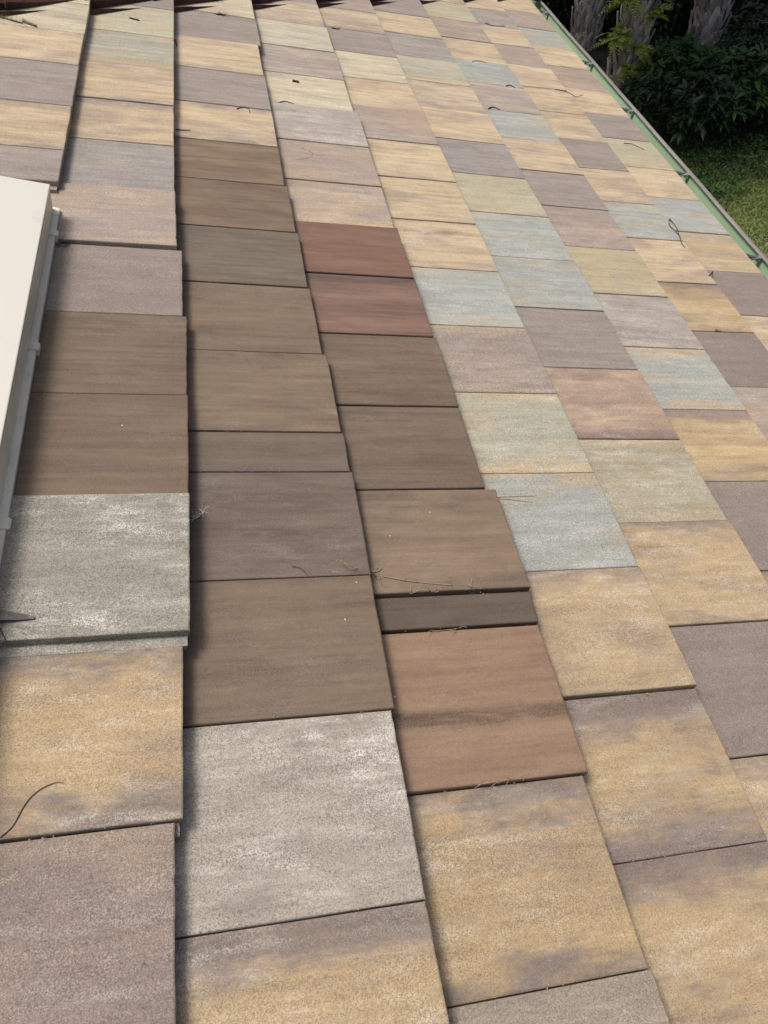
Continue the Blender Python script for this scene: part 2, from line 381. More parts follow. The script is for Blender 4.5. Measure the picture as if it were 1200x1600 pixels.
DEBRIS = {
'needle long': [[-0.457, 1.366, -0.088], [-0.408, 1.413, -0.083], [-0.363, 1.513, -0.078], [-0.311, 1.57, -0.072], [-0.241, 1.6, -0.064], [-0.203, 1.596, -0.06]],
'curl1': [[1.86, 9.243, -0.085], [1.955, 9.198, -0.075], [1.989, 9.091, -0.071], [1.893, 8.99, -0.081], [1.735, 8.927, -0.098]],
'curl2': [[1.121, 9.864, -0.04], [1.202, 9.941, -0.032], [1.27, 9.905, -0.025], [1.27, 9.797, -0.025]],
'chipA': [[1.966, 11.258, -0.074], [2.052, 11.241, -0.065]],
'clump1': [[2.907, 13.915, -0.095], [3.021, 13.9, -0.082]],
'clump0': [[-1.654, 11.165, -0.098], [-1.393, 11.052, -0.07]],
'clump0b': [[-1.393, 11.116, -0.07], [-1.231, 11.007, -0.052]],
'chipB': [[-0.182, 12.053, -0.057], [-0.058, 12.004, -0.043]],
'twig3': [[1.694, 10.471, -0.102], [1.793, 10.556, -0.092], [1.906, 10.508, -0.08]],
'ndl1': [[2.821, 3.726, -0.104], [2.987, 3.729, -0.086], [3.2, 3.731, -0.063]],
'ndl2': [[2.849, 3.712, -0.101], [2.976, 3.695, -0.087], [3.144, 3.663, -0.069]],
'stem': [[1.406, 2.963, -0.011], [1.464, 2.913, -0.006], [1.662, 2.926, -0.105], [1.737, 2.895, -0.097], [1.955, 2.841, -0.075], [2.205, 2.8, -0.049]],
'stemb': [[1.663, 2.937, -0.105], [1.712, 2.956, -0.1], [1.721, 2.983, -0.099]],
'stemc': [[1.668, 2.909, -0.105], [1.704, 2.859, -0.101]],
'tw9': [[1.084, 2.951, -0.044], [1.145, 2.927, -0.038], [1.181, 2.874, -0.034]],
'tw4': [[7.664, 11.89, -0.06], [7.824, 11.901, -0.042], [7.977, 11.726, -0.025]],
'tw5': [[7.393, 9.453, -0.089], [7.114, 9.035, -0.0], [7.143, 8.77, 0.003], [7.087, 8.569, -0.003], [7.086, 8.441, -0.004]],
'tw5b': [[7.384, 9.434, -0.09], [7.377, 9.171, -0.091], [7.115, 8.669, -0.0]],
'snail': [[6.618, 6.612, -0.059], [6.686, 6.59, -0.051]],
'tw6': [[6.938, 13.563, -0.021], [7.143, 13.48, 0.003], [7.431, 13.66, -0.085], [7.62, 13.792, -0.064]],
'fluff': [[0.465, 3.361, -0.106], [0.512, 3.393, -0.101], [0.547, 3.444, -0.098]],
'tw7': [[6.445, 16.579, -0.079], [6.582, 16.488, -0.063], [6.875, 16.553, -0.028]],
'tw8': [[5.452, 14.013, -0.067], [5.591, 14.087, -0.052], [5.723, 14.045, -0.038]],
'tw10': [[5.202, 12.049, -0.093], [5.305, 12.146, -0.082], [5.405, 12.079, -0.072]],
'tw11': [[5.818, 13.1, -0.029], [5.902, 13.151, -0.02], [5.97, 13.067, -0.013]],
'tw12': [[7.136, 7.791, 0.002], [7.437, 8.107, -0.084]],
'gr1': [[1.89, 2.749, -0.082], [1.964, 2.776, -0.074], [2.024, 2.778, -0.068], [2.063, 2.749, -0.063]],
'gr2': [[2.33, 2.81, -0.036], [2.345, 2.776, -0.034], [2.343, 2.75, -0.034]],
'gr3': [[1.998, 2.463, -0.07], [2.097, 2.466, -0.06], [2.198, 2.474, -0.049]],
'gr4': [[2.019, 1.42, -0.068], [2.161, 1.43, -0.053], [2.304, 1.437, -0.038]],
'tw13': [[0.405, 11.823, -0.112], [0.437, 11.609, -0.109]],
'tw14': [[0.401, 9.135, -0.112], [0.472, 9.136, -0.105], [0.564, 9.159, -0.096]],
'nest': [[-0.63, 6.401, -0.108], [-0.53, 6.453, -0.096]],
'scrap': [[-0.602, 2.543, -0.104], [-0.435, 2.522, -0.086]],
'wire': [[-0.595, 2.488, -0.104], [-0.544, 2.387, -0.098]],
'clump2': [[1.003, 13.04, -0.052], [1.132, 13.041, -0.039]],
'tw15': [[0.522, 13.128, -0.1], [0.659, 13.214, -0.086]],
'tw16': [[8.254, 13.849, 0.005], [8.348, 13.841, 0.006], [8.113, 14.092, -0.01]],
'speck': [[0.332, 1.142, 0.0]],}
# ------------------------------------------------------------------ the setting
def gmesh(name, x0, x1, y0, y1, z, n):
    g = G(); vs = []; fs = []
    for j in range(n + 1):
        for i in range(n + 1):
            vs.append((x0 + (x1 - x0) * i / n, y0 + (y1 - y0) * j / n, z))
    for j in range(n):
        for i in range(n):
            a = j * (n + 1) + i; fs.append((a, a + 1, a + n + 2, a + n + 1))
    g.add(vs, fs); return g
ground = gmesh('ground', -150, 150, -150, 150, 0, 4).build('ground', SOIL); tag(ground, kind='structure')

# ------------------------------------------------------------------ roof tiles
EDGE = [-0.687, 0.382, 1.579, 2.729, 3.827, 5.002, 6.147, 7.167, 8.263]     # butt line of every course
TT = 0.12                                                                   # step at each butt line
K = 0.655
def hip(v): return 12.55 + .82 * v
# kind: colour, second colour, (second colour at far end, near end, blotches), (grain, streaks, lime bloom), words
KIND = {
 'Y':   ((216, 195, 160), (166, 147, 134), (.14, .18, -.14), (.17, .26, .8), 'sandy yellow'),
 'Y2': ((201, 177, 139), (150, 134, 122), (0.36, 0.14, 0.0), (0.21, 0.14, 0.9), 'golden tan tile, mauve far edge'),
 'Y3': ((198, 172, 131), (142, 128, 118), (0.42, 0.34, 0.0), (0.22, 0.12, 0.8), 'golden tan, mauve at both ends'),
 'Y4': ((196, 171, 132), (142, 128, 118), (0.42, 0.06, 0.12), (0.22, 0.12, 1.0), 'golden tan, mauve cloudy top'),
 'Yc':  ((213, 202, 172), (174, 158, 142), (.12, .14, -.14), (.17, .24, .9), 'pale cream'),
 'Yp':  ((208, 190, 162), (170, 150, 140), (.20, .34, -.02), (.17, .28, .5), 'pinkish tan'),
 'Yg':  ((202, 187, 151), (175, 168, 151), (.16, .10, .0), (.17, .16, .6), 'greenish cream'),
 'Yt':  ((203, 181, 145), (180, 166, 144), (.3, .1, .0), (.17, .2, .6), 'plain tan'),
 'Yo':  ((208, 182, 140), (154, 136, 125), (.50, .18, -.06), (.18, .22, .7), 'orange tan, mauve far end'),
 'Ym':  ((214, 192, 156), (157, 142, 133), (.34, .30, -.10), (.17, .26, .5), 'sandy yellow with mauve edges'),
 'Ym2': ((212, 189, 154), (155, 140, 131), (.44, .20, -.08), (.18, .24, .5), 'sandy yellow with mauve far edge'),
 'YM': ((196, 171, 132), (142, 127, 117), (0.46, 0.48, 0.16), (0.2, 0.12, 0.8), 'tan with large mauve patches'),
 'YM2': ((196, 171, 132), (142, 127, 117), (0.46, 0.1, 0.14), (0.2, 0.12, 0.8), 'tan, mauve far end'),
 'YP':  ((196, 170, 144), (154, 132, 122), (.22, .34, .22), (.20, .16, .8), 'mauve with peach patches'),
 'M':   ((166, 154, 145), (174, 158, 146), (.1, .1, -.05), (.18, .20, .25), 'mauve grey'),
 'M3': ((146, 131, 123), (176, 156, 130), (0.12, -0.2, -0.1), (0.24, 0.1, 0.5), 'mauve brown, tan far end'),
 'Mb':  ((168, 160, 154), (182, 170, 152), (.2, .1, .0), (.19, .22, .4), 'bluish mauve'),
 'Md':  ((152, 138, 129), (161, 148, 137), (.22, -.1, -.1), (.20, .08, .3), 'dark mauve'),
 'Mp':  ((178, 164, 154), (196, 180, 156), (.25, .15, .0), (.17, .30, .6), 'pale mauve striped'),
 'Mw':  ((178, 168, 159), (199, 188, 170), (.1, .30, .05), (.20, .18, 1.3), 'pale mauve, chalky'),
 'Mt':  ((166, 152, 142), (188, 170, 146), (.36, .30, .0), (.20, .16, .6), 'mauve with tan rims'),
 'P': ((176, 161, 150), (203, 176, 143), (.0, .0, .10), (.18, .16, .6), 'pinkish mauve'),
 'Py':  ((178, 162, 148), (207, 182, 144), (.0, .42, .08), (.19, .16, .9), 'pinkish mauve, yellow below'),
 'B': ((177, 182, 175), (198, 182, 153), (.24, .20, -.10), (.18, .16, .9), 'pale blue grey'),
 'B2': ((177, 182, 175), (194, 176, 149), (.42, .10, -.10), (.22, .14, .8), 'pale blue grey, tan far end'),
 'Bt': ((177, 182, 175), (200, 182, 153), (.46, .28, .0), (.20, .14, .8), 'blue grey with cream rims'),
 'BG':  ((183, 181, 162), (203, 181, 145), (.14, .40, .08), (.20, .18, .9), 'green grey with tan rim'),
 'G':   ((195, 189, 162), (203, 183, 147), (.10, .22, .02), (.18, .18, .8), 'pale sage'),
 'G2':  ((185, 177, 152), (199, 178, 145), (.36, .16, .02), (.20, .16, 1.1), 'sage green, chalky'),
 'Gp':  ((202, 193, 170), (177, 166, 148), (.10, .26, -.06), (.17, .22, 1.2), 'whitish sage'),
 'PG': ((184, 174, 160), (152, 141, 134), (0.05, 0.0, 0.22), (0.26, 0.12, 1.6), 'grey tan with white bloom'),
 'PG2': ((164, 150, 132), (157, 150, 141), (.0, .2, .1), (0.21, 0.12, 1.3), 'grey tan, whitish'),
 'PGs': ((160, 156, 142), (140, 134, 122), (0.1, -0.1, 0.1), (0.28, 0.1, 1.4), 'speckled grey green'),
 'BR': ((130, 112, 93), (112, 95, 80), (0.06, 0.06, 0.0), (0.09, 0.24, 0.15), 'smooth brown'),
 'BR1': ((126, 107, 88), (116, 98, 82), (.02, .02, .0), (0.09, 0.22, 0.12), 'smooth warm brown'),
 'BR2': ((140, 119, 98), (111, 95, 82), (.10, .02, .1), (.06, .34, .08), 'smooth dark brown'),
 'BRo': ((124, 112, 96), (111, 98, 84), (.10, .02, .1), (0.08, 0.26, 0.2), 'smooth olive brown'),
 'BRt': ((146, 126, 104), (120, 102, 88), (.26, .20, .06), (0.09, 0.24, 0.2), 'smooth light brown'),
 'BRm': ((124, 108, 95), (107, 92, 82), (.1, .1, .1), (0.09, 0.24, 0.25), 'smooth brown with purple cast'),
 'BRd': ((112, 97, 83), (98, 85, 75), (.1, .1, .1), (.08, .18, .1), 'dark brown'),
 'BRe': ((118, 103, 89), (108, 95, 86), (.1, .1, .1), (.08, .20, .1), 'dark brown'),
 'RB': ((140, 110, 93), (134, 99, 82), (.1, .1, .0), (.06, .22, .0), 'smooth reddish brown'),
 'RB2': ((137, 108, 93), (106, 86, 77), (0.4, -0.2, 0.0), (.06, .30, .1), 'smooth reddish brown, dark streaks'),
 'OB': ((158, 130, 105), (142, 116, 97), (0.1, 0.1, -0.15), (0.09, 0.2, 0.15), 'smooth orange brown'),
}
def tile_geo(V0, v1, v2, expo, uf, un, lift, tilt, kind, fine, rnd):
    """slab with rounded rim, in roof units about (0,0,0) = middle of the butt edge; x up to 0, y along the eave"""
    w = uf - un; L = expo + .20; sl = TT / expo; r = .011; th = .108
    nx = [-L, -expo - .02, -expo * .75, -expo * .5, -expo * .25, -.04, -r, -.3 * r, 0.0]
    m = 30 if fine else 8
    ys = [0, .3 * r, r] + [r + (w - 2 * r) * i / m for i in range(1, m)] + [w - r, w - .3 * r, w]
    drop = {0: r, .3 * r: .3 * r, r: 0.0}
    P = []; ny = len(ys)
    jx = [0.0] * ny; cur = 0
    for j in range(ny):
        cur = cur * .7 + rnd.uniform(-.0016, .0016); jx[j] = (cur - (rnd.uniform(.002, .005) if rnd.random() < .035 else 0)) if 1 < j < ny - 2 else 0
    for i, x in enumerate(nx):
        for j, y in enumerate(ys):
            yy = y
            d = min(y, w - y); dz = r if d < 1e-6 else (.3 * r if d < .31 * r else 0)
            dx = 0
            if x == 0: dz = max(dz, r)
            elif x > -.5 * r: dz = max(dz, .3 * r)
            xo = x + (jx[j] if x > -.03 else 0)
            f = y / w
            xo += (v1 * f + v2 * (1 - f)) - V0
            side = rnd.uniform(-.001, .001)
            if d < 1e-6: yy += side
            z = x * sl - dz + lift + tilt * (f - .5)
            P.append((xo, yy - w / 2, z))
    nX = len(nx); F = []
    idx = lambda i, j: i * ny + j
    for i in range(nX - 1):
        for j in range(ny - 1):
            F.append((idx(i, j), idx(i + 1, j), idx(i + 1, j + 1), idx(i, j + 1)))
    ring = [idx(0, j) for j in range(ny)] + [idx(i, ny - 1) for i in range(1, nX)] + [idx(nX - 1, j) for j in range(ny - 2, -1, -1)] + [idx(i, 0) for i in range(nX - 2, 0, -1)]
    b = len(P)
    for q in ring:
        x, y, z = P[q]; P.append((x, y, z - th + r * .5))
    n = len(ring)
    for q in range(n):
        F.append((ring[(q + 1) % n], ring[q], b + q, b + (q + 1) % n)[::-1])
    F.append(tuple(b + q for q in range(n)))
    # interlocking ledge under the next tile
    b = len(P); y1 = -w / 2; y0 = y1 - .07; za = lift - .052; zb = lift - .106; xe = (v2 - V0) - .012
    for x, k in ((-expo, 1), (xe, 0)):
        o = -TT * k
        P += [(x, y0, zb + o), (x, y1 + .01, zb + o), (x, y1 + .01, za + o), (x, y0, za + o)]
    F += [(b, b + 1, b + 2, b + 3)[::-1], (b + 4, b + 5, b + 6, b + 7), (b + 3, b + 2, b + 6, b + 7), (b, b + 4, b + 5, b + 1), (b, b + 3, b + 7, b + 4)]
    return P, F
BAND = {'OB': (.40, 1.0), 'RB2': (.92, .4), 'BRt': (.5, .25), 'BR2': (.3, .35), 'BRd': (.6, .3)}
def attrs(kind, P, w, rnd):
    c1, c2, e, g, _ = KIND[kind]
    vv = rnd.uniform(.94, 1.06) if kind[0] != 'P' else 1.0
    a = [x * K * vv for x in lin(c1)] + [1]; b = [x * K * vv for x in lin(c2)] + [1]
    n = len(P); ox, oy, oz = rnd.uniform(0, 90), rnd.uniform(0, 90), rnd.uniform(0, 9)
    s = rnd.uniform(-.03, .03)
    fl = rnd.random() < .5 and kind in ('Y', 'M', 'P', 'B', 'Yp')
    ee = (e[1], e[0]) if fl else (e[0], e[1])
    return (a * n, b * n, [ee[0], ee[1], e[2] + s, BAND.get(kind, (.5, 0))[0]] * n, [g[0], g[1], g[2], BAND.get(kind, (.5, 0))[1]] * n,
            [q for p in P for q in (p[0] * S + ox, p[1] * S + oy, p[2] * S + oz)], [q for p in P for q in (0.0, p[1] / w + .5, 0.0)])
def tile_mesh(name, P, F, A):
    me = bpy.data.meshes.new(name); me.from_pydata(P, [], F); me.update()
    for nm, typ, prop, dat in (('c1', 'FLOAT_COLOR', 'color', A[0]), ('c2', 'FLOAT_COLOR', 'color', A[1]), ('p1', 'FLOAT_COLOR', 'color', A[2]),
                               ('p2', 'FLOAT_COLOR', 'color', A[3]), ('tc', 'FLOAT_VECTOR', 'vector', A[4]), ('yn', 'FLOAT_VECTOR', 'vector', A[5])):
        at = me.attributes.new(nm, typ, 'POINT'); at.data.foreach_set(prop, dat)
    me.materials.append(TILE)
    return me
LIFT = {(1, 6): (.034, 0), (1, 7): (.0, 0), (1, 8): (.006, .0), (1, 9): (.012, 0), (1, 10): (.055, -.01), (1, 11): (.0, 0), (1, 12): (-.016, 0),
        (3, 8): (.038, 0), (3, 9): (.030, 0), (3, 10): (.024, 0), (3, 12): (.022, -.016), (3, 13): (.008, .0), (3, 14): (.006, -.004), (3, 15): (-.022, .0), (4, 13): (.016, -.01), (4, 14): (-.012, 0), (5, 13): (.014, 0), (3, 11): (.014, 0), (3, 5): (.012, 0), (3, 6): (.008, 0), (4, 6): (.008, 0), (4, 5): (.012, 0), (4, 7): (.003, 0), (1, 3): (.008, 0), (1, 4): (.0, 0)}
ORD = ['', 'first', 'second', 'third', 'fourth', 'fifth', 'sixth', 'seventh', 'eighth', 'ninth', 'tenth', 'eleventh', 'twelfth', 'thirteenth', 'fourteenth', 'fifteenth', 'sixteenth', 'seventeenth', 'eighteenth']
COURSE = {8: 'course by the gutter', 7: 'second course above gutter', 6: 'third course above gutter', 5: 'fourth course above gutter', 4: 'fifth course above gutter',
          3: 'sixth course above gutter', 2: 'seventh course above gutter', 1: 'course beside skylight', 0: 'top-left course behind skylight'}
SPECIAL = {(3, 13): 'narrow cut dark brown strip tile between the light brown and orange brown tiles', (2, 10): 'narrow cut dark purplish brown tile below the warm light brown one',
           (1, 10): 'large speckled grey green tile standing proud near the left edge', (3, 14): 'orange brown tile with dark streaks just below the narrow cut strip',
           (3, 8): 'upper of the two smooth reddish brown tiles', (3, 9): 'lower of the two smooth reddish brown tiles, dark streaks at its top',
           (1, 12): 'large mauve brown tile in the bottom left corner', (2, 13): 'large grey tan tile with white lime bloom, bottom centre left',
           (2, 14): 'golden tan tile with mauve clouds at the bottom edge, left of centre'}
rnd = random.Random(11)
RING = []
shown = {}
def in_frame(v, u):
    p = cam.matrix_world.inverted() @ W(v, u)
    if p.z > -.1: return False
    x = 600 + 1190.44 * p.x / -p.z; y = 800 - 1190.44 * p.y / -p.z
    return -4 < x < 1204 and -4 < y < 1604
bpy.context.view_layer.update()
cover = {}
for (k, i, uf, un, v1, v2, kind) in TILES:
    expo = (EDGE[k] - EDGE[k - 1]) if k else 1.12
    uf = min(uf, hip(EDGE[k]) + .18)
    if uf - un < .12: continue
    vis = any(in_frame(EDGE[k] - expo * a, un + (uf - un) * b) for a in (.0, .3, .6, 1) for b in (.02, .5, .98))
    c = cover.setdefault(k, [99, -99]); 
    if not vis: continue
    c[0] = min(c[0], un); c[1] = max(c[1], uf)
    gap = rnd.uniform(.004, .010) if un < 6 else rnd.uniform(.008, .016)
    if (k, i) in ((3, 12), (3, 13)): gap = .022
    lift, tilt = LIFT.get((k, i), (rnd.uniform(-.004, .004), rnd.uniform(-.006, .006)))
    # a tile that stands high sits on the one below: keep its exposure from the real butt line
    V0 = (v1 + v2) / 2; ue, ne = uf, un + gap
    P, F = tile_geo(V0, v1, v2, V0 - (EDGE[k - 1] if k else EDGE[0] - 1.12), ue, ne, lift, tilt, kind, un < 9, rnd)
    A = attrs(kind, P, ue - ne, rnd)
    me = tile_mesh('concrete_tile', P, F, A)
    o = link('concrete_tile', me, None)
    p = W(V0, (ue + ne) / 2, 0)
    o.matrix_world = Matrix.Translation(p) @ ROOF @ Matrix.Scale(S, 4)
    shown[k] = shown.get(k, 0) + 1
    words = KIND[kind][4]
    if 'tile' not in words:
        words = words.split(','); words = words[0] + ' tile' + (',' + words[1] if len(words) > 1 else '')
    lab = SPECIAL.get((k, i)) or '%s, %s from top in %s' % (words.replace(' roof', ''), ORD[shown[k]], COURSE[k])
    tag(o, lab, 'tile', 'flat concrete roof tiles laid in courses')

# ------------------------------------------------------------------ house: everything of the roof outside the picture, walls, fascia
house = tag(empty('house', (0, 0, 0)), 'stucco house carrying the sloping tiled roof', 'house')
P_, F_, A_ = [], [], [[], [], [], [], [], []]
def extra(k, V, uf, un, expo, kind):
    gap = .01
    P, F = tile_geo(V, V, V, expo, uf, un + gap, rnd.uniform(-.004, .004), 0, kind, False, rnd)
    A = attrs(kind, P, uf - un - gap, rnd); b = len(P_); um = (uf + un + gap) / 2
    P_.extend(tuple(W(V + x, um + y, z)) for x, y, z in P); F_.extend(tuple(q + b for q in f) for f in F)
    for a, c in zip(A_, A): a.extend(c)
KS = ['Y', 'Y', 'Ym', 'M', 'Mb', 'P', 'B', 'G', 'BG', 'Yc', 'Md', 'Yp']
for k in range(-4, 9):
    V = EDGE[k] if k >= 0 else EDGE[0] + 1.12 * k
    expo = (EDGE[k] - EDGE[k - 1]) if k > 0 else 1.12
    spans = []
    lo, hi = cover.get(k, [99, -99])
    if k <= 0:
        if hi < -90: lo = hi = 7.3
        spans.append((hi if k == 0 else 7.3, hip(V) + .18)); spans.append((-4.5, 1.4))
    else:
        spans.append((-4.5, lo)); spans.append((hi, hip(V) + .18))
    for a, b in spans:
        if b - a < .1: continue
        P_, F_, A_ = [], [], [[], [], [], [], [], []]
        if a < 0:                      # go down from b
            u = b
            while u > a: extra(k, V, u, u - 1.0, expo, rnd.choice(KS)); u -= 1.0
        else:
            u = a
            while u < b - .1: e = min(u + 1.0, b); extra(k, V, e, u, expo, rnd.choice(KS)); u = e
        if P_: link('roof_course', tile_mesh('roof_course', P_, F_, A_), None, house)
g = G()                                        # deck under the tiles and the slope beyond the hip
g.box((-6, -4.5, -.40), (8.2, hip(8.2) - .2, -.30), lambda v, u, n: tuple(W(v, min(u, hip(v) - .1), n)))
g.build('roof_deck', DARK, house)
g = G(); hp = [(-5.2, hip(-5.2)), (8.35, hip(8.35))]
a = W(hp[0][0], hp[0][1], -.05); b_ = W(hp[1][0], hp[1][1], -.05); c_ = Vector((a.x, b_.y, b_.z))
dn = Vector((0, 0, -.06))
g.add([a, b_, c_, a + dn, b_ + dn, c_ + dn], [(0, 1, 2), (5, 4, 3), (0, 3, 4, 1), (1, 4, 5, 2), (2, 5, 3, 0)])
g.build('end_slope', CAP, house)
ex_, ey = W(8.0, 0, -.3).x, W(0, hip(8.0), 0).y
g = G(); g.box((-8, -1.6, 0), (ex_ - .45, ey - .5, 2.55)); g.build('wall', STUCCO, house)
g = G(); g.box((ex_ - .03, -1.5, 2.52), (ex_, ey, W(8.05, 0, -.42).z - .005)); g.build('fascia', CREAM, house)
g = G(); g.box((ex_ - .46, -1.5, 2.50), (ex_ - .002, ey - .02, 2.518)); g.build('soffit', CREAM, house)

# hip caps (seen only along the top edge of the picture)
d = Vector((1, .82, 0)).normalized(); pr = Vector((-.82, 1, 0)).normalized()
def cap_geo(s0, s1):
    prof = [(-.0, -.15), (.0, -.02), (.10, .07), (.33, .20), (.42, .225), (.51, .20), (.74, .07), (.84, -.02), (.84, -.25)]
    vs = []; o = Vector((0, 12.55, 0)); n = 5
    for t in range(n):
        f = t / (n - 1); s = s0 + (s1 - s0) * f
        for (q, z) in prof:
            q = q + .16
            zz = z + (.05 * f) - .02 + (.012 * math.sin(17 * s + q * 9)); p = o + d * s + pr * (q + .03 * math.sin(23 * s) * (1 if q < .2 else 0)); vs.append(W(p.x, p.y, zz))
    m = len(prof); fs = [(i * m + j, i * m + j + 1, (i + 1) * m + j + 1, (i + 1) * m + j) for i in range(n - 1) for j in range(m - 1)]
    fs += [tuple(range(m))[::-1], tuple((n - 1) * m + j for j in range(m))]
    return vs, fs
s = -6.5; gx = G(); nc = 0
CL = ['red-brown hip capping tile at the top left corner', 'red-brown hip capping tile beyond the course beside the skylight', 'red-brown hip capping tile beyond the seventh course from gutter', 'red-brown hip capping tile at top beyond the sixth course']
while s < 10.6:
    vs, fs = cap_geo(s + 1.22, s)
    if -3.2 < s < 2.4:
        g = G(); g.add(vs, fs); o = g.build('hip_cap_tile', CAP, None, False)
        tag(o, CL[min(nc, 3)] if nc < 4 else 'red-brown hip capping tile highest along the hip', 'hip tile', 'hip capping tiles'); nc += 1
    else:
        g = G(); g.add(vs, fs); g.build('hip_cap', CAP, house)
    s += 1.13

# ------------------------------------------------------------------ skylight
sk = tag(empty('skylight', W(-2.4, 4.2, 0)), 'cream painted raised metal skylight frame at the left edge of the roof', 'skylight')
bpy.context.view_layer.update()
def child(g, name, mat, smooth=False):
    o = g.build(name, mat, sk, smooth); o.matrix_parent_inverse = sk.matrix_world.inverted(); return o
Wt = lambda v, u, n: tuple(W(v, u, n))
g = G(); g.box((-4.4, 1.2, .15), (-.712, 6.885, .19), Wt); o = child(g, 'cover', CREAM)
bv = o.modifiers.new('b', 'BEVEL'); bv.width = .0025; bv.segments = 2
g = G()
def taper(v, u, n):
    k = (.15 - n) * .10
    return tuple(W(v + (k if v > -2 else -k), u + (k if u > 4 else -k), n))
g.box((-4.38, 1.22, -.30), (-.718, 6.878, .151), taper); o = child(g, 'frame', FLASH)
g = G(); g.box((-.70, 1.2, -.30), (-.642, 6.80, -.052), Wt); g.box((-.705, 6.80, -.30), (-.638, 6.93, -.047), Wt)
o = child(g, 'side_flashing', FLASH); bv = o.modifiers.new('b', 'BEVEL'); bv.width = .003; bv.segments = 2
for uu in (6.50, 4.93, 3.22):
    g = G(); g.box((-.715, uu - .045, -.10), (-.628, uu + .045, -.040), Wt); g.box((-.640, uu - .04, -.14), (-.620, uu + .04, -.045), Wt)
    o = child(g, 'clip', FLASH); bv = o.modifiers.new('b', 'BEVEL'); bv.width = .0015; bv.segments = 2

# ------------------------------------------------------------------ gutter
gu = tag(empty('gutter', W(8.5, 9, -.3)), 'pale green metal eaves gutter with brown outer lip along the lower roof edge', 'gutter')
bpy.context.view_layer.update()
def gchild(g, name, mat, smooth=False):
    o = g.build(name, mat, gu, smooth); o.matrix_parent_inverse = gu.matrix_world.inverted(); return o
U0, U1 = -5.0, hip(8.5) + 1.6
def sweep(prof, u0, u1, n=2, close=False, wob=0):
    g = G(); vs = []; m = len(prof)
    for i in range(n):
        u = u0 + (u1 - u0) * i / (n - 1)
        for (v, q) in prof: vs.append(W(v + wob * math.sin(u * 1.7), u, q + wob * math.sin(u * 2.3 + 1)))
    fs = []
    for i in range(n - 1):
        for j in range(m if close else m - 1):
            a = i * m + j; b = i * m + (j + 1) % m; fs.append((a, b, b + m, a + m))
    g.add(vs, fs); return g
arc = [(8.20, -.25), (8.20, -.60), (8.26, -.645), (8.76, -.655)]
front = [(8.84, -.64), (8.90, -.58), (8.925, -.50), (8.94, -.41), (8.95, -.32), (8.955, -.24), (8.955, -.18)]
outer = [(8.975, -.18), (8.972, -.32), (8.955, -.50), (8.91, -.62), (8.82, -.672), (8.25, -.665), (8.185, -.60), (8.185, -.25)]
o = gchild(sweep(arc + front + outer, U0, U1, 30, True, .004), 'trough', GREEN, False)
lipp = [(8.915, -.186), (8.915, -.170), (8.930, -.160), (8.985, -.158), (8.996, -.168), (8.998, -.22), (8.980, -.22), (8.978, -.174), (8.935, -.174), (8.925, -.186)]
gchild(sweep(lipp, U0, U1, 30, True, .004), 'lip', LIP)
HL = ['at the far end, near photo top', 'second from photo top', 'third from photo top', 'fourth from photo top', 'nearest, at the right edge']
for i, uu in enumerate((19.35, 16.35, 14.08, 11.6, 9.04)):
    g = G()
    pf = [(8.22, -.25), (8.40, -.24), (8.60, -.26), (8.75, -.245), (8.86, -.205), (8.935, -.19)]
    vs = []; 
    for (v, q) in pf:
        for du, dz in ((-.040, -.014), (-.032, .003), (-.010, .010), (.010, .010), (.032, .003), (.040, -.014)): vs.append(W(v, uu + du, q + dz))
    m = 6; fs = [(a * m + j, a * m + j + 1, (a + 1) * m + j + 1, (a + 1) * m + j) for a in range(len(pf) - 1) for j in range(m - 1)]
    g.add(vs, fs)
    g.box((8.88, uu - .035, -.26), (8.945, uu + .035, -.20), Wt)
    g.tube([W(8.26, uu, -.20), W(8.6, uu, -.205), W(8.95, uu, -.21)], .006, 6)
    o = gchild(g, 'hanger', ALU); sm = o.modifiers.new('s', 'SOLIDIFY'); sm.thickness = .0015
    o['label'] = 'metal gutter hanger ' + HL[i]

# ------------------------------------------------------------------ bits of debris lying on the tiles
def twig(keys, r, name, mat, label, cat, group=None, fuzz=0, taper=.5, lift=0.0):
    g = G()
    for kk in keys:
        p = [(a, b, c + lift) for a, b, c in DEBRIS[kk]]
        pts = spline([Wt(*q) for q in p], 6); n = len(pts)
        g.tube(pts, [r * (1 - (1 - taper) * i / (n - 1)) for i in range(n)], 5)
        rr = random.Random(kk)
        for _ in range(fuzz):
            q = Vector(rr.choice(pts)); dd = Vector((rr.uniform(-1, 1), rr.uniform(-1, 1), rr.uniform(.05, .5))).normalized() * rr.uniform(.006, .022)
            g.tube(spline([q, q + dd * .6 + Vector((rr.uniform(-.004, .004), rr.uniform(-.004, .004), .003)), q + dd], 4), .0005, 4)
    o = g.build(name, mat, None, True)
    bpy.context.view_layer.update()
    cc = sum((v.co for v in o.data.vertices), Vector()) / len(o.data.vertices); o.data.transform(Matrix.Translation(-cc)); o.location = cc
    tag(o, label, cat, group); return o
TW = 'twigs and needles fallen on the tiles'
twig(['needle long'], .0011, 'plant_stem', TWIG, 'long thin curved stem lying on the golden tan tile at the left edge', 'stem')
twig(['curl1'], .0018, 'twig', TWIG, 'thin hooked twig on the pinkish mauve tile left of centre', 'twig', TW)
twig(['curl2'], .0018, 'twig', BARKD, 'small curled twig at the bottom of a cloudy mauve tile near photo top', 'twig', TW)
twig(['chipA'], .006, 'bark_chip', BARKD, 'short dark bark chip on a pale cream tile near photo top', 'bark chip', taper=.9)
twig(['clump1'], .004, 'leaf_litter', BARKD, 'small dark tuft of litter at a course edge, upper centre', 'litter', fuzz=12)
twig(['clump0'], .004, 'leaf_litter', TWIG, 'grey tuft of dry grass at the top left corner', 'litter', fuzz=40)
twig(['clump0b'], .008, 'bark_chip', TWIG, 'pinkish curled husk beside the grass tuft at top left', 'bark chip', fuzz=5)
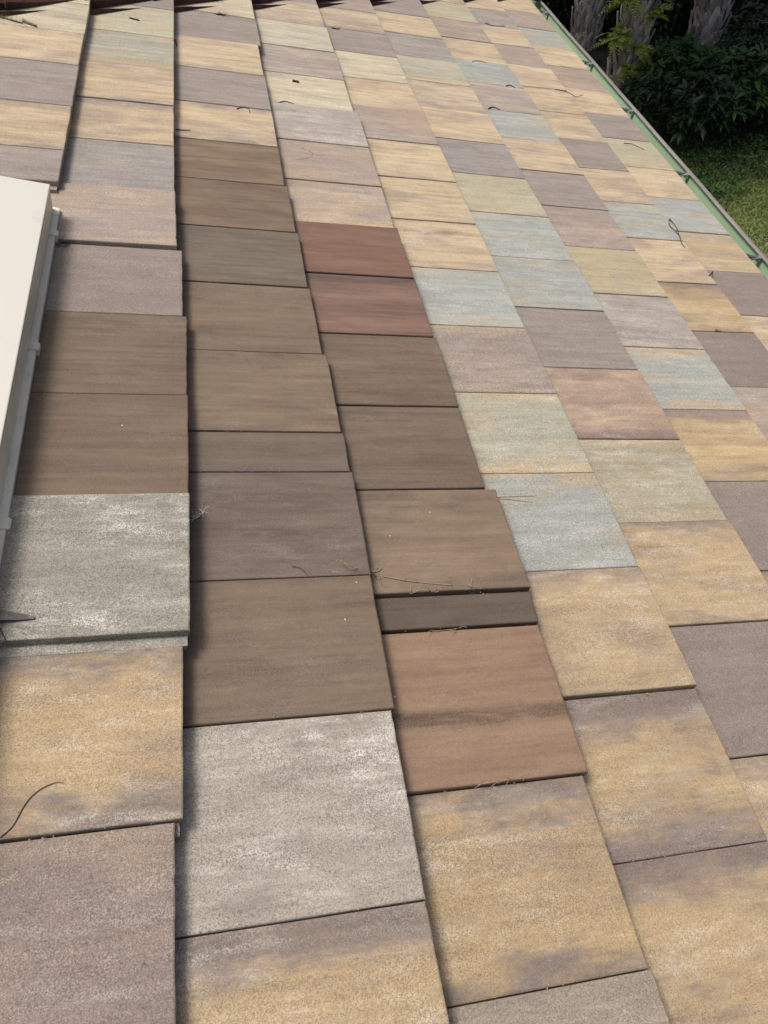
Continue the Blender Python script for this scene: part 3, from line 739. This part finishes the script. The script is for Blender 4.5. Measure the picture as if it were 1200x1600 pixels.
twig(['chipB'], .004, 'bark_chip', BARKD, 'thin dark chip on the pale tile beside the skylight course near photo top', 'bark chip', fuzz=3)
twig(['clump2'], .004, 'leaf_litter', BARKD, 'dark fuzzy clump on the joint below the hip, left of centre', 'litter', fuzz=30)
twig(['twig3'], .0022, 'twig', BARKD, 'looped twig resting on a joint of pale cream tile, upper centre', 'twig', TW, fuzz=3)
twig(['ndl1', 'ndl2'], .0010, 'pine_needle', TWIG, 'pair of forked dry needles on the blue grey tile right of the brown ones', 'needles')
twig(['stem', 'stemb', 'stemc'], .0012, 'dry_grass', STRAW, 'long dry grass stem across the light brown tile in the middle', 'stem', fuzz=6, lift=.028)
twig(['tw9'], .0008, 'twig', BARKD, 'hair-thin dark twig on the purplish brown tile joint', 'twig', TW)
twig(['tw4'], .0019, 'twig', BARKD, 'bent dark twig on the pale sage tile near the gutter', 'twig', TW)
twig(['tw5', 'tw5b'], .0019, 'twig', BARKD, 'forked dangling twig over blue grey tiles at the right', 'twig', TW, lift=.01)
twig(['snail'], .006, 'curled_husk', TWIG, 'small round brown curl on a joint at the right', 'husk', taper=.8)
twig(['tw6'], .0019, 'twig', BARKD, 'thin zigzag twig across tan tiles near the far gutter', 'twig', TW, fuzz=2)
twig(['tw7'], .0019, 'twig', BARKD, 'knotted twig line on a bluish tile at top right of centre', 'twig', TW, fuzz=14)
twig(['tw8'], .0025, 'twig', TWIG, 'short pale twig on a joint in the fourth course, upper part', 'twig', TW)
twig(['tw10'], .003, 'twig', BARKD, 'small looped twig above a blue grey tile, right of centre top', 'twig', TW)
twig(['tw11'], .003, 'twig', BARKD, 'tiny looped twig on the edge of the blue grey tile near top', 'twig', TW)
twig(['tw12'], .0035, 'twig', BARKD, 'short twig at the corner of a tan tile by the right edge', 'twig', TW)
twig(['tw13'], .004, 'twig', BARKD, 'stub of twig tucked under the butt edge near photo top', 'twig', TW)
twig(['tw14'], .002, 'twig', BARKD, 'thin twig poking from under the tiles above the brown ones', 'twig', TW)
twig(['tw15'], .002, 'twig', BARKD, 'thin twig just below the red-brown hip cap', 'twig', TW)
twig(['gr1', 'gr2'], .0008, 'dry_grass', STRAW, 'tuft of dry grass in the joint above the narrow cut strip', 'grass', fuzz=10, lift=.022)
twig(['gr3'], .0008, 'dry_grass', STRAW, 'wisps of dry grass in the joint below the narrow cut strip', 'grass', fuzz=7)
twig(['gr4'], .0008, 'dry_grass', STRAW, 'dry roots in the joint below the orange brown tile', 'grass', fuzz=10, lift=.022)
twig(['nest'], .004, 'leaf_litter', BARKD, 'matted dark debris in the gap beside the skylight', 'litter', fuzz=60, lift=-.02)
twig(['fluff'], .0015, 'feather_tuft', CREAM, 'white fluffy scrap caught at the butt edge of the speckled tile', 'fluff', fuzz=22)
twig(['wire'], .0012, 'wire', BARKD, 'short dark wire at the left edge below the speckled tile', 'wire', lift=.06)
TORN = plain('torn_felt', (.10, .09, .09), (.17, .155, .15), 30.0, .9)
# torn strip of felt
g = G(); rr = random.Random(5); top = []; n = 9
for i in range(n):
    f = i / (n - 1); v = -.78 + .36 * f; wd = .05 * (1 - f) + .004
    top.append((v, 2.56 - .02 * f + wd, .0 - .025 * f)); top.append((v, 2.56 - .03 * f - wd * 1.1, -.015 - .01 * f + rr.uniform(-.004, .004)))
vs = [Wt(v, u, z) for v, u, z in top] + [Wt(v, u, z - .012) for v, u, z in top]; m = len(top)
fs = []
for i in range(n - 1):
    a = 2 * i; fs += [(a, a + 1, a + 3, a + 2), (m + a + 2, m + a + 3, m + a + 1, m + a), (a, a + 2, m + a + 2, m + a), (a + 1, m + a + 1, m + a + 3, a + 3)]
g.add(vs, fs)
o = g.build('torn_strip', TORN); tag(o, 'torn dark strip sticking out at the left edge above the speckled tile rim', 'scrap')

# sand and crumbs collected in the joints
g = G(); rr = random.Random(3)
for (k, i, uf, un, v1, v2, kind) in TILES:
    if uf > 12 or not in_frame(EDGE[k] - .4, (uf + un) / 2): continue
    expo = (EDGE[k] - EDGE[k - 1]) if k else 1.12
    for _ in range(16):
        if rr.random() < .6: x = rr.uniform(-expo * .97, -.02); u = un + rr.gauss(0, .010)
        else: x = -expo + .01 + abs(rr.gauss(0, .035)); u = rr.uniform(un, uf)
        s_ = rr.uniform(.0025, .0065); z = TT / expo * x + s_ * .4; c = (EDGE[k] + x, u, z); o = []
        for dx, dy, dz in ((1, 0, 0), (-1, 0, 0), (0, 1, 0), (0, -1, 0), (0, 0, 1), (0, 0, -1)):
            o.append(Wt(c[0] + dx * s_ * rr.uniform(.6, 1.3), c[1] + dy * s_ * rr.uniform(.6, 1.3), c[2] + dz * s_ * .7))
        g.add(o, [(0, 2, 4), (2, 1, 4), (1, 3, 4), (3, 0, 4), (2, 0, 5), (1, 2, 5), (3, 1, 5), (0, 3, 5)])
tag(g.build('grit', STRAW), 'sand and crumbs gathered in the tile joints', 'grit', kind='stuff')

# ------------------------------------------------------------------ planting beyond the gutter
def quads(name, V, n_per, mat, parent=None, faces=None):
    """V: array (n, n_per, 3) of leaf outlines"""
    n = V.shape[0]; me = bpy.data.meshes.new(name)
    fc = faces or [tuple(range(n_per))]
    me.vertices.add(n * n_per); me.vertices.foreach_set('co', V.reshape(-1).astype(np.float32))
    tot = sum(len(f) for f in fc); me.loops.add(n * tot); me.polygons.add(n * len(fc))
    base = (np.arange(n) * n_per)[:, None]; li = np.concatenate([base + np.array(f)[None, :] for f in fc], 1).reshape(-1)
    me.loops.foreach_set('vertex_index', li.astype(np.int32))
    ls = []; c = 0
    for f in fc: ls.append(c); c += len(f)
    st = ((np.arange(n) * tot)[:, None] + np.array(ls)[None, :]).reshape(-1)
    me.polygons.foreach_set('loop_start', st.astype(np.int32))
    me.update(calc_edges=True); me.validate()
    return link(name, me, mat, parent)
def unit(a): return a / (np.linalg.norm(a, axis=-1, keepdims=True) + 1e-9)
def blades(base, dirn, length, width, rs, droop=.25, nrm=None):
    """pointed leaves: 6 points each, folded slightly along the midrib"""
    n = len(base); up = np.tile([0, 0, 1.0], (n, 1)) + rs.normal(0, .25, (n, 3))
    side = unit(np.cross(dirn, up)); nn = unit(np.cross(side, dirn))
    L = length[:, None]; Wd = width[:, None]; dr = np.array([0, 0, -1.0]) * L * droop
    p0 = base; m1 = base + dirn * L * .33; m2 = base + dirn * L * .68 + dr * .35; tip = base + dirn * L + dr
    V = np.stack([p0, m1 + side * Wd * .45 + nn * Wd * .12, m2 + side * Wd * .42 + nn * Wd * .1, tip, m2 - side * Wd * .42 + nn * Wd * .1, m1 - side * Wd * .45 + nn * Wd * .12, m1, m2], 1)
    return V
BF = [(0, 6, 1), (1, 6, 7, 2), (2, 7, 3), (0, 5, 6), (5, 4, 7, 6), (4, 3, 7)]
def cloud(rs, blobs, n):
    """points spread through a set of ellipsoids, denser at their skins"""
    out = []
    tot = sum(b[3] * b[4] for b in blobs)
    for (x, y, z, r, h) in blobs:
        k = int(n * r * h / tot); d = unit(rs.normal(0, 1, (k, 3))); q = rs.uniform(0, 1, k) ** .45
        q = q * (1 + .18 * np.sin(d[:, 0] * 5 + x) * np.sin(d[:, 1] * 6 + y))
        out.append(np.array([x, y, z]) + d * q[:, None] * np.array([r, r, h]))
    return np.concatenate(out)
def leafy(name, mat, parent, rs, blobs, n, size, droop=.3):
    P = cloud(rs, blobs, n); d = unit(rs.normal(0, 1, (len(P), 3)) + np.array([0, 0, -.1]))
    L = rs.uniform(.7, 1.3, len(P)) * size
    return quads(name, blades(P, d, L, L * rs.uniform(.35, .55, len(P)), rs, droop), 8, mat, parent, BF)
def rosettes(name, mat, parent, rs, cx, cy, r, h, nros, llen, nl=11):
    B, D, Ls = [], [], []
    for i in range(nros):
        d = unit(rs.normal(0, 1, 3)); d[2] = abs(d[2]) * .9 + rs.uniform(-.2, .1)
        q = rs.uniform(.55, 1.0)
        c = np.array([cx, cy, h * .5]) + d * q * np.array([r, r, h * .55]); ax = unit(d * .6 + np.array([0, 0, .9]))
        t = unit(np.cross(ax, rs.normal(0, 1, 3))); b = np.cross(ax, t)
        for j in range(nl):
            a = 2 * math.pi * j / nl * 2.4; el = rs.uniform(.15, .75)
            dd = unit((t * math.cos(a) + b * math.sin(a)) * (1 - el * .5) + ax * el)
            B.append(c + ax * rs.uniform(-.05, .03)); D.append(dd); Ls.append(llen * rs.uniform(.6, 1.15))
    B, D, Ls = np.array(B), np.array(D), np.array(Ls)
    return quads(name, blades(B, D, Ls, Ls * .26, rs, .22), 8, mat, parent, BF)
def shrub(x, y, r, h, n, llen, mat, label, cat='shrub', group='leafy shrubs below the palms', seed=1):
    rs = np.random.RandomState(seed); t = tag(empty('shrub', (x, y, 0)), label, cat, group)
    o = rosettes('foliage', mat, t, rs, 0, 0, r, h, n, llen)
    g = G()
    for i in range(9):
        a = i * 2.4; e = Vector((math.cos(a) * r * .7, math.sin(a) * r * .7, h * rs.uniform(.6, .95)))
        g.tube(spline([(0.03 * math.cos(a), .03 * math.sin(a), 0), e * .45 + Vector((0, 0, .08)), e], 4), [.018, .016, .015, .014, .012, .010, .008, .006, .004], 5)
    g.build('stems', BARK, t)
    return t
SH = [(6.15, 9.35, .62, 0.80, 150, .19, 'dark leafy shrub nearest the gutter, left of the clearing'), (6.75, 9.75, .62, 0.92, 150, .2, 'dark whorl-leaved shrub in front of the right palm trunk'),
      (7.35, 10.3, .6, 0.9, 140, .2, 'dark shrub just right of the right palm trunk'), (6.3, 10.35, .55, 0.85, 120, .18, 'shrub between the middle and right palm trunks'),
      (7.3, 9.3, .5, .65, 90, .18, 'low dark shrub at the right edge above the grass'), (8.2, 11.2, .7, .9, 110, .2, 'dim shrub at the right edge, behind the others'),
      (5.6, 9.6, .45, .7, 80, .17, 'small shrub half hidden by the gutter')]
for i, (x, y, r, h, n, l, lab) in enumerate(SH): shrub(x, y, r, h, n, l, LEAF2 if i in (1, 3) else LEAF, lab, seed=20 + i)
for i, (x, y, r, h, lab) in enumerate([(5.55, 13.2, .8, 1.1, 'dark bush behind the left palm trunk at photo top'), (6.7, 12.9, .8, 1.2, 'dark bush in the black gap between the palm trunks'),
                                       (8.3, 13.0, .9, 1.4, 'dark bush right of the right palm, at the top edge'), (9.6, 12.6, .9, 1.3, 'dark bush in the top right corner')]):
    rs = np.random.RandomState(60 + i); t = tag(empty('bush', (x, y, 0)), lab, 'bush', 'dark bushes behind the palms')
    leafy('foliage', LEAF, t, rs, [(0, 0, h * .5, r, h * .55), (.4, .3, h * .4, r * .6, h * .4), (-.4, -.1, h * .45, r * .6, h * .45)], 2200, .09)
    g = G()
    for a in range(5): g.tube([(0, 0, 0), (math.cos(a * 1.3) * r * .5, math.sin(a * 1.3) * r * .5, h * .7)], [.02, .006], 5)
    g.build('stems', BARK, t)
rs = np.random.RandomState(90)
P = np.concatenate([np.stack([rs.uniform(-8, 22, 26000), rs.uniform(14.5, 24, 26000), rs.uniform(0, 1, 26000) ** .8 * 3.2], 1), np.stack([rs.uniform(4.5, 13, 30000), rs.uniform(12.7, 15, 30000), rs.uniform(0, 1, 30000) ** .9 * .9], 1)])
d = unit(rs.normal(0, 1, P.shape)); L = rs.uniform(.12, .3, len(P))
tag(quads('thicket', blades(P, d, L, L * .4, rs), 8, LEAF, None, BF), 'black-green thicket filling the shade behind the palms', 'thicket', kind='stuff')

# palms: trunk with crossed old leaf bases, crown above the picture
def palm(x, y, rad, hgt, lean, label, seed):
    rr = random.Random(seed); t = tag(empty('palm_tree', (x, y, 0)), label, 'palm tree', 'cabbage palms beyond the eave')
    ctr = lambda z: Vector((lean[0] * z, lean[1] * z, z))
    g = G(); g.tube([ctr(hgt * i / 12) - (Vector((0, 0, .1)) if i == 0 else Vector()) for i in range(13)], [rad * .72] * 13, 14); g.build('trunk', CORE, t, True)
    g = G(); z = .02; row = 0
    while z < min(hgt, 4.2):
        n = 9
        for k in range(n):
            a = 2 * math.pi * (k + .5 * (row % 2) + rr.uniform(-.12, .12)) / n; L = rr.uniform(.26, .46)
            for sgn in (-1, 1):                      # each boot is split into two crossing straps
                if rr.random() < .12: continue
                pts = []; wd = []
                tw = rr.uniform(.34, .62) * sgn; out = rr.uniform(.0, .05)
                for q in range(6):
                    f = q / 5; aa = a - tw * .5 + tw * f; r_ = rad * (.74 + .26 * min(1, f * 1.6)) + out * f ** 2
                    pts.append(ctr(z + L * f) + Vector((math.cos(aa) * r_, math.sin(aa) * r_, 0))); wd.append(.062 * (1 - .55 * f) * rr.uniform(.85, 1.15))
                vs = []
                for q, p in enumerate(pts):
                    aa = a - tw * .5 + tw * q / 5; tg = Vector((-math.sin(aa), math.cos(aa), -sgn * .25)); o = Vector((math.cos(aa), math.sin(aa), 0))
                    vs += [p + tg * wd[q], p + o * .016, p - tg * wd[q], p - o * .012]
                fs = [(q * 4 + j, q * 4 + (j + 1) % 4, q * 4 + 4 + (j + 1) % 4, q * 4 + 4 + j) for q in range(5) for j in range(4)] + [(20, 21, 22, 23), (3, 2, 1, 0)]
                g.add(vs, fs)
        z += .125; row += 1
    g.build('leaf_bases', TRUNK, t)
    g = G(); top = ctr(hgt); B = []; D = []; Ls = []
    for k in range(34):
        a = k * 2.399; el = rr.uniform(-.5, 1.1); dd = Vector((math.cos(a) * math.cos(el), math.sin(a) * math.cos(el), math.sin(el)))
        e = top + dd * 1.15 + Vector((0, 0, -.12)); g.tube([top, top + dd * .6, e], [.02, .014, .010], 4)
        s1 = dd.cross(Vector((0, 0, 1))).normalized()
        for j in range(22):
            f = (j / 21 - .5) * 3.4; v = (dd * math.cos(f) + s1 * math.sin(f)).normalized(); B.append(e); D.append(v); Ls.append(rr.uniform(.7, .95) * (1 - .12 * abs(f)))
    g.build('leaf_stalks', BARK, t)
    quads('crown', blades(np.array(B), np.array(D), np.array(Ls), np.array(Ls) * .07, np.random.RandomState(seed), .25), 8, CANOPY, t, BF)
palm(7.05, 11.2, .235, 6.2, (.0, .02), 'palm trunk at the right with pale crossed leaf bases, largest of three', 3)
palm(5.74, 10.85, .22, 5.8, (.015, .0), 'middle palm trunk overgrown with yellow-green ferns', 5)
palm(5.60, 12.1, .20, 6.6, (-.01, .0), 'left grey palm trunk half hidden by the gutter', 8)

# ferns growing out of the middle trunk
def fern(x, y, z, n, length, label, seed, face):
    rs = np.random.RandomState(seed); t = tag(empty('fern', (x, y, z)), label, 'fern', 'ferns on the middle palm trunk'); B, D, Ls = [], [], []; g = G()
    for i in range(int(n * 1.6)):
        a = face + rs.uniform(-1.4, 1.4); el = rs.uniform(.1, 1.3); L = length * rs.uniform(.65, 1.2)
        d = np.array([math.cos(a) * math.cos(el), math.sin(a) * math.cos(el), math.sin(el)])
        pts = [d * L * f + np.array([0, 0, -.55 * L * f * f]) for f in np.linspace(0, 1, 15)]
        g.tube([Vector(p) for p in pts], [.004 * (1 - .6 * k / 14) for k in range(15)], 4)
        for k in range(2, 15):
            tg = unit(pts[k] - pts[k - 1]); sd_ = unit(np.cross(tg, np.array([0, 0, 1.0]) + rs.normal(0, .1, 3))); f = k / 14
            for s_ in (-1, 1):
                B.append(pts[k]); D.append(unit(sd_ * s_ + tg * .45)); Ls.append(L * .20 * math.sin(math.pi * (.12 + .85 * f)) + .015)
    g.build('stalks', FERN, t)
    quads('fronds', blades(np.array(B), np.array(D), np.array(Ls), np.array(Ls) * .28, rs, .12), 8, FERN, t, BF)
for i, (dx, dy, z, n, L, f, lab) in enumerate([(-.26, -.16, 1.25, 9, .42, 3.5, 'uppermost yellow-green fern left of the middle trunk'), (-.24, -.18, .80, 10, .42, 3.6, 'fern clump left of the middle trunk, halfway'),
        (-.10, -.30, .35, 9, .40, 4.4, 'lowest fern at the foot of the middle trunk'), (.12, -.27, 1.05, 7, .38, 5.2, 'fern across the front of the middle trunk'),
        (.28, -.10, 1.35, 6, .40, 5.9, 'fern right of the middle trunk near the top edge'), (.22, -.20, .50, 9, .42, 5.4, 'fern clump low on the right of the middle trunk'),
        (-.05, -.32, .68, 7, .34, 4.6, 'small fern low in front of the middle trunk')]):
    fern(5.74 + dx * .75, 10.85 + dy * .75, z, n, L, lab, 40 + i, f)

# strap-leaved plants, ground cover and grass
for i, (x, y, n, L, lab) in enumerate([(7.0, 8.85, 12, .5, 'upright strap-leaved plant standing in the grass at the right'), (6.2, 8.7, 8, .3, 'small upright sprout at the shrub foot')]):
    rs = np.random.RandomState(70 + i); t = tag(empty('strap_plant', (x, y, 0)), lab, 'plant')
    a = rs.uniform(0, 6.28, n); el = rs.uniform(.8, 1.4, n); D = np.stack([np.cos(a) * np.cos(el), np.sin(a) * np.cos(el), np.sin(el)], 1)
    quads('leaves', blades(np.zeros((n, 3)), D, rs.uniform(.6, 1, n) * L, np.full(n, .045), rs, .35), 8, LEAF2, t, BF)
rs = np.random.RandomState(77)
n = 16000; P = np.stack([rs.uniform(4.9, 9.5, n), rs.uniform(8.0, 11.5, n), rs.uniform(0, .14, n)], 1); P[:, 1] += .25 * np.sin(P[:, 0] * 4)
d = unit(rs.normal(0, 1, P.shape) + [0, 0, .6]); L = rs.uniform(.03, .075, n)
tag(quads('ground_cover', blades(P, d, L, L * .5, rs), 8, LEAF2, None, BF), 'low leafy ground cover between the shrubs and the lawn', 'ground cover', kind='stuff')
n = 90000; P = np.stack([rs.uniform(4.3, 8.5, n), rs.uniform(5.2, 9.0, n), np.zeros(n)], 1)
dens = np.sin(P[:, 0] * 2.1 + 1) * np.sin(P[:, 1] * 2.7) + rs.uniform(-1, 1.2, n); P = P[dens > -.5]; n = len(P)
d = unit(rs.normal(0, .55, P.shape) + [0, 0, 1]); L = rs.uniform(.03, .085, n)
tag(quads('grass', blades(P, d, L, np.full(n, .008), rs, .4), 8, GRASS, None, BF), 'short dry lawn grass at the right edge below the gutter', 'grass', kind='stuff')

# unseen broad trees, added so their crowns shade the planting below
def tree(x, y, hgt, blobs, n, label, seed):
    rs = np.random.RandomState(seed); t = tag(empty('unseen_shade_tree', (x, y, 0)), label, 'tree', 'unseen trees added to shade the garden'); g = G()
    c0 = Vector((0, 0, hgt * .45)); g.tube(spline([(0, 0, -.1), (.05, .03, hgt * .25), c0], 5), [.26 - .010 * i for i in range(11)], 10); g.build('trunk', BARK, t, True)
    g = G(); bl = []
    for (bx, by, bz, r, h) in blobs:
        e = Vector((bx - x, by - y, bz)); m = (c0 + e) * .5 + Vector((0, 0, .4)); g.tube(spline([c0, m, e], 5), [.15 - .011 * i for i in range(11)], 7); bl.append((bx - x, by - y, bz, r, h))
    g.build('limbs', BARK, t, True)
    leafy('crown', CANOPY, t, rs, bl, n, .17)
tree(2.0, 11.6, 7, [(1.2, 9.6, 6.4, 1.5, 1.0), (3.2, 10.2, 6.3, 1.3, 1.0), (2.6, 11.6, 6.9, 1.8, 1.1), (.8, 12.2, 6.8, 1.6, 1.0), (4.6, 11.2, 6.8, 1.7, 1.0), (3.8, 13.4, 7.2, 1.8, 1.1), (1.8, 14.4, 7.2, 1.8, 1.1)], 13000, 'unseen broad tree added for shade beyond the far end of the house', 101)
tree(10.8, 10.2, 7, [(7.4, 9.6, 7.0, 1.6, 1.0), (9.0, 8.4, 6.8, 1.6, 1.0), (9.2, 10.8, 7.3, 1.8, 1.1), (7.0, 11.8, 7.4, 1.7, 1.0), (11.2, 9.6, 7.0, 1.8, 1.1), (9.4, 12.8, 7.4, 1.8, 1.1)], 11000, 'unseen broad tree added for shade right of the garden clearing', 102)
tree(6.8, 17.2, 8, [(5.2, 15.4, 7.6, 1.9, 1.3), (7.4, 14.6, 7.6, 1.9, 1.2), (9.6, 15.8, 7.4, 2.0, 1.3), (6.8, 18.0, 7.8, 2.2, 1.4), (3.0, 16.8, 7.4, 2.0, 1.3), (12.0, 14.6, 7.2, 2.0, 1.3)], 15000, 'unseen tall tree added for shade behind the palms', 103)
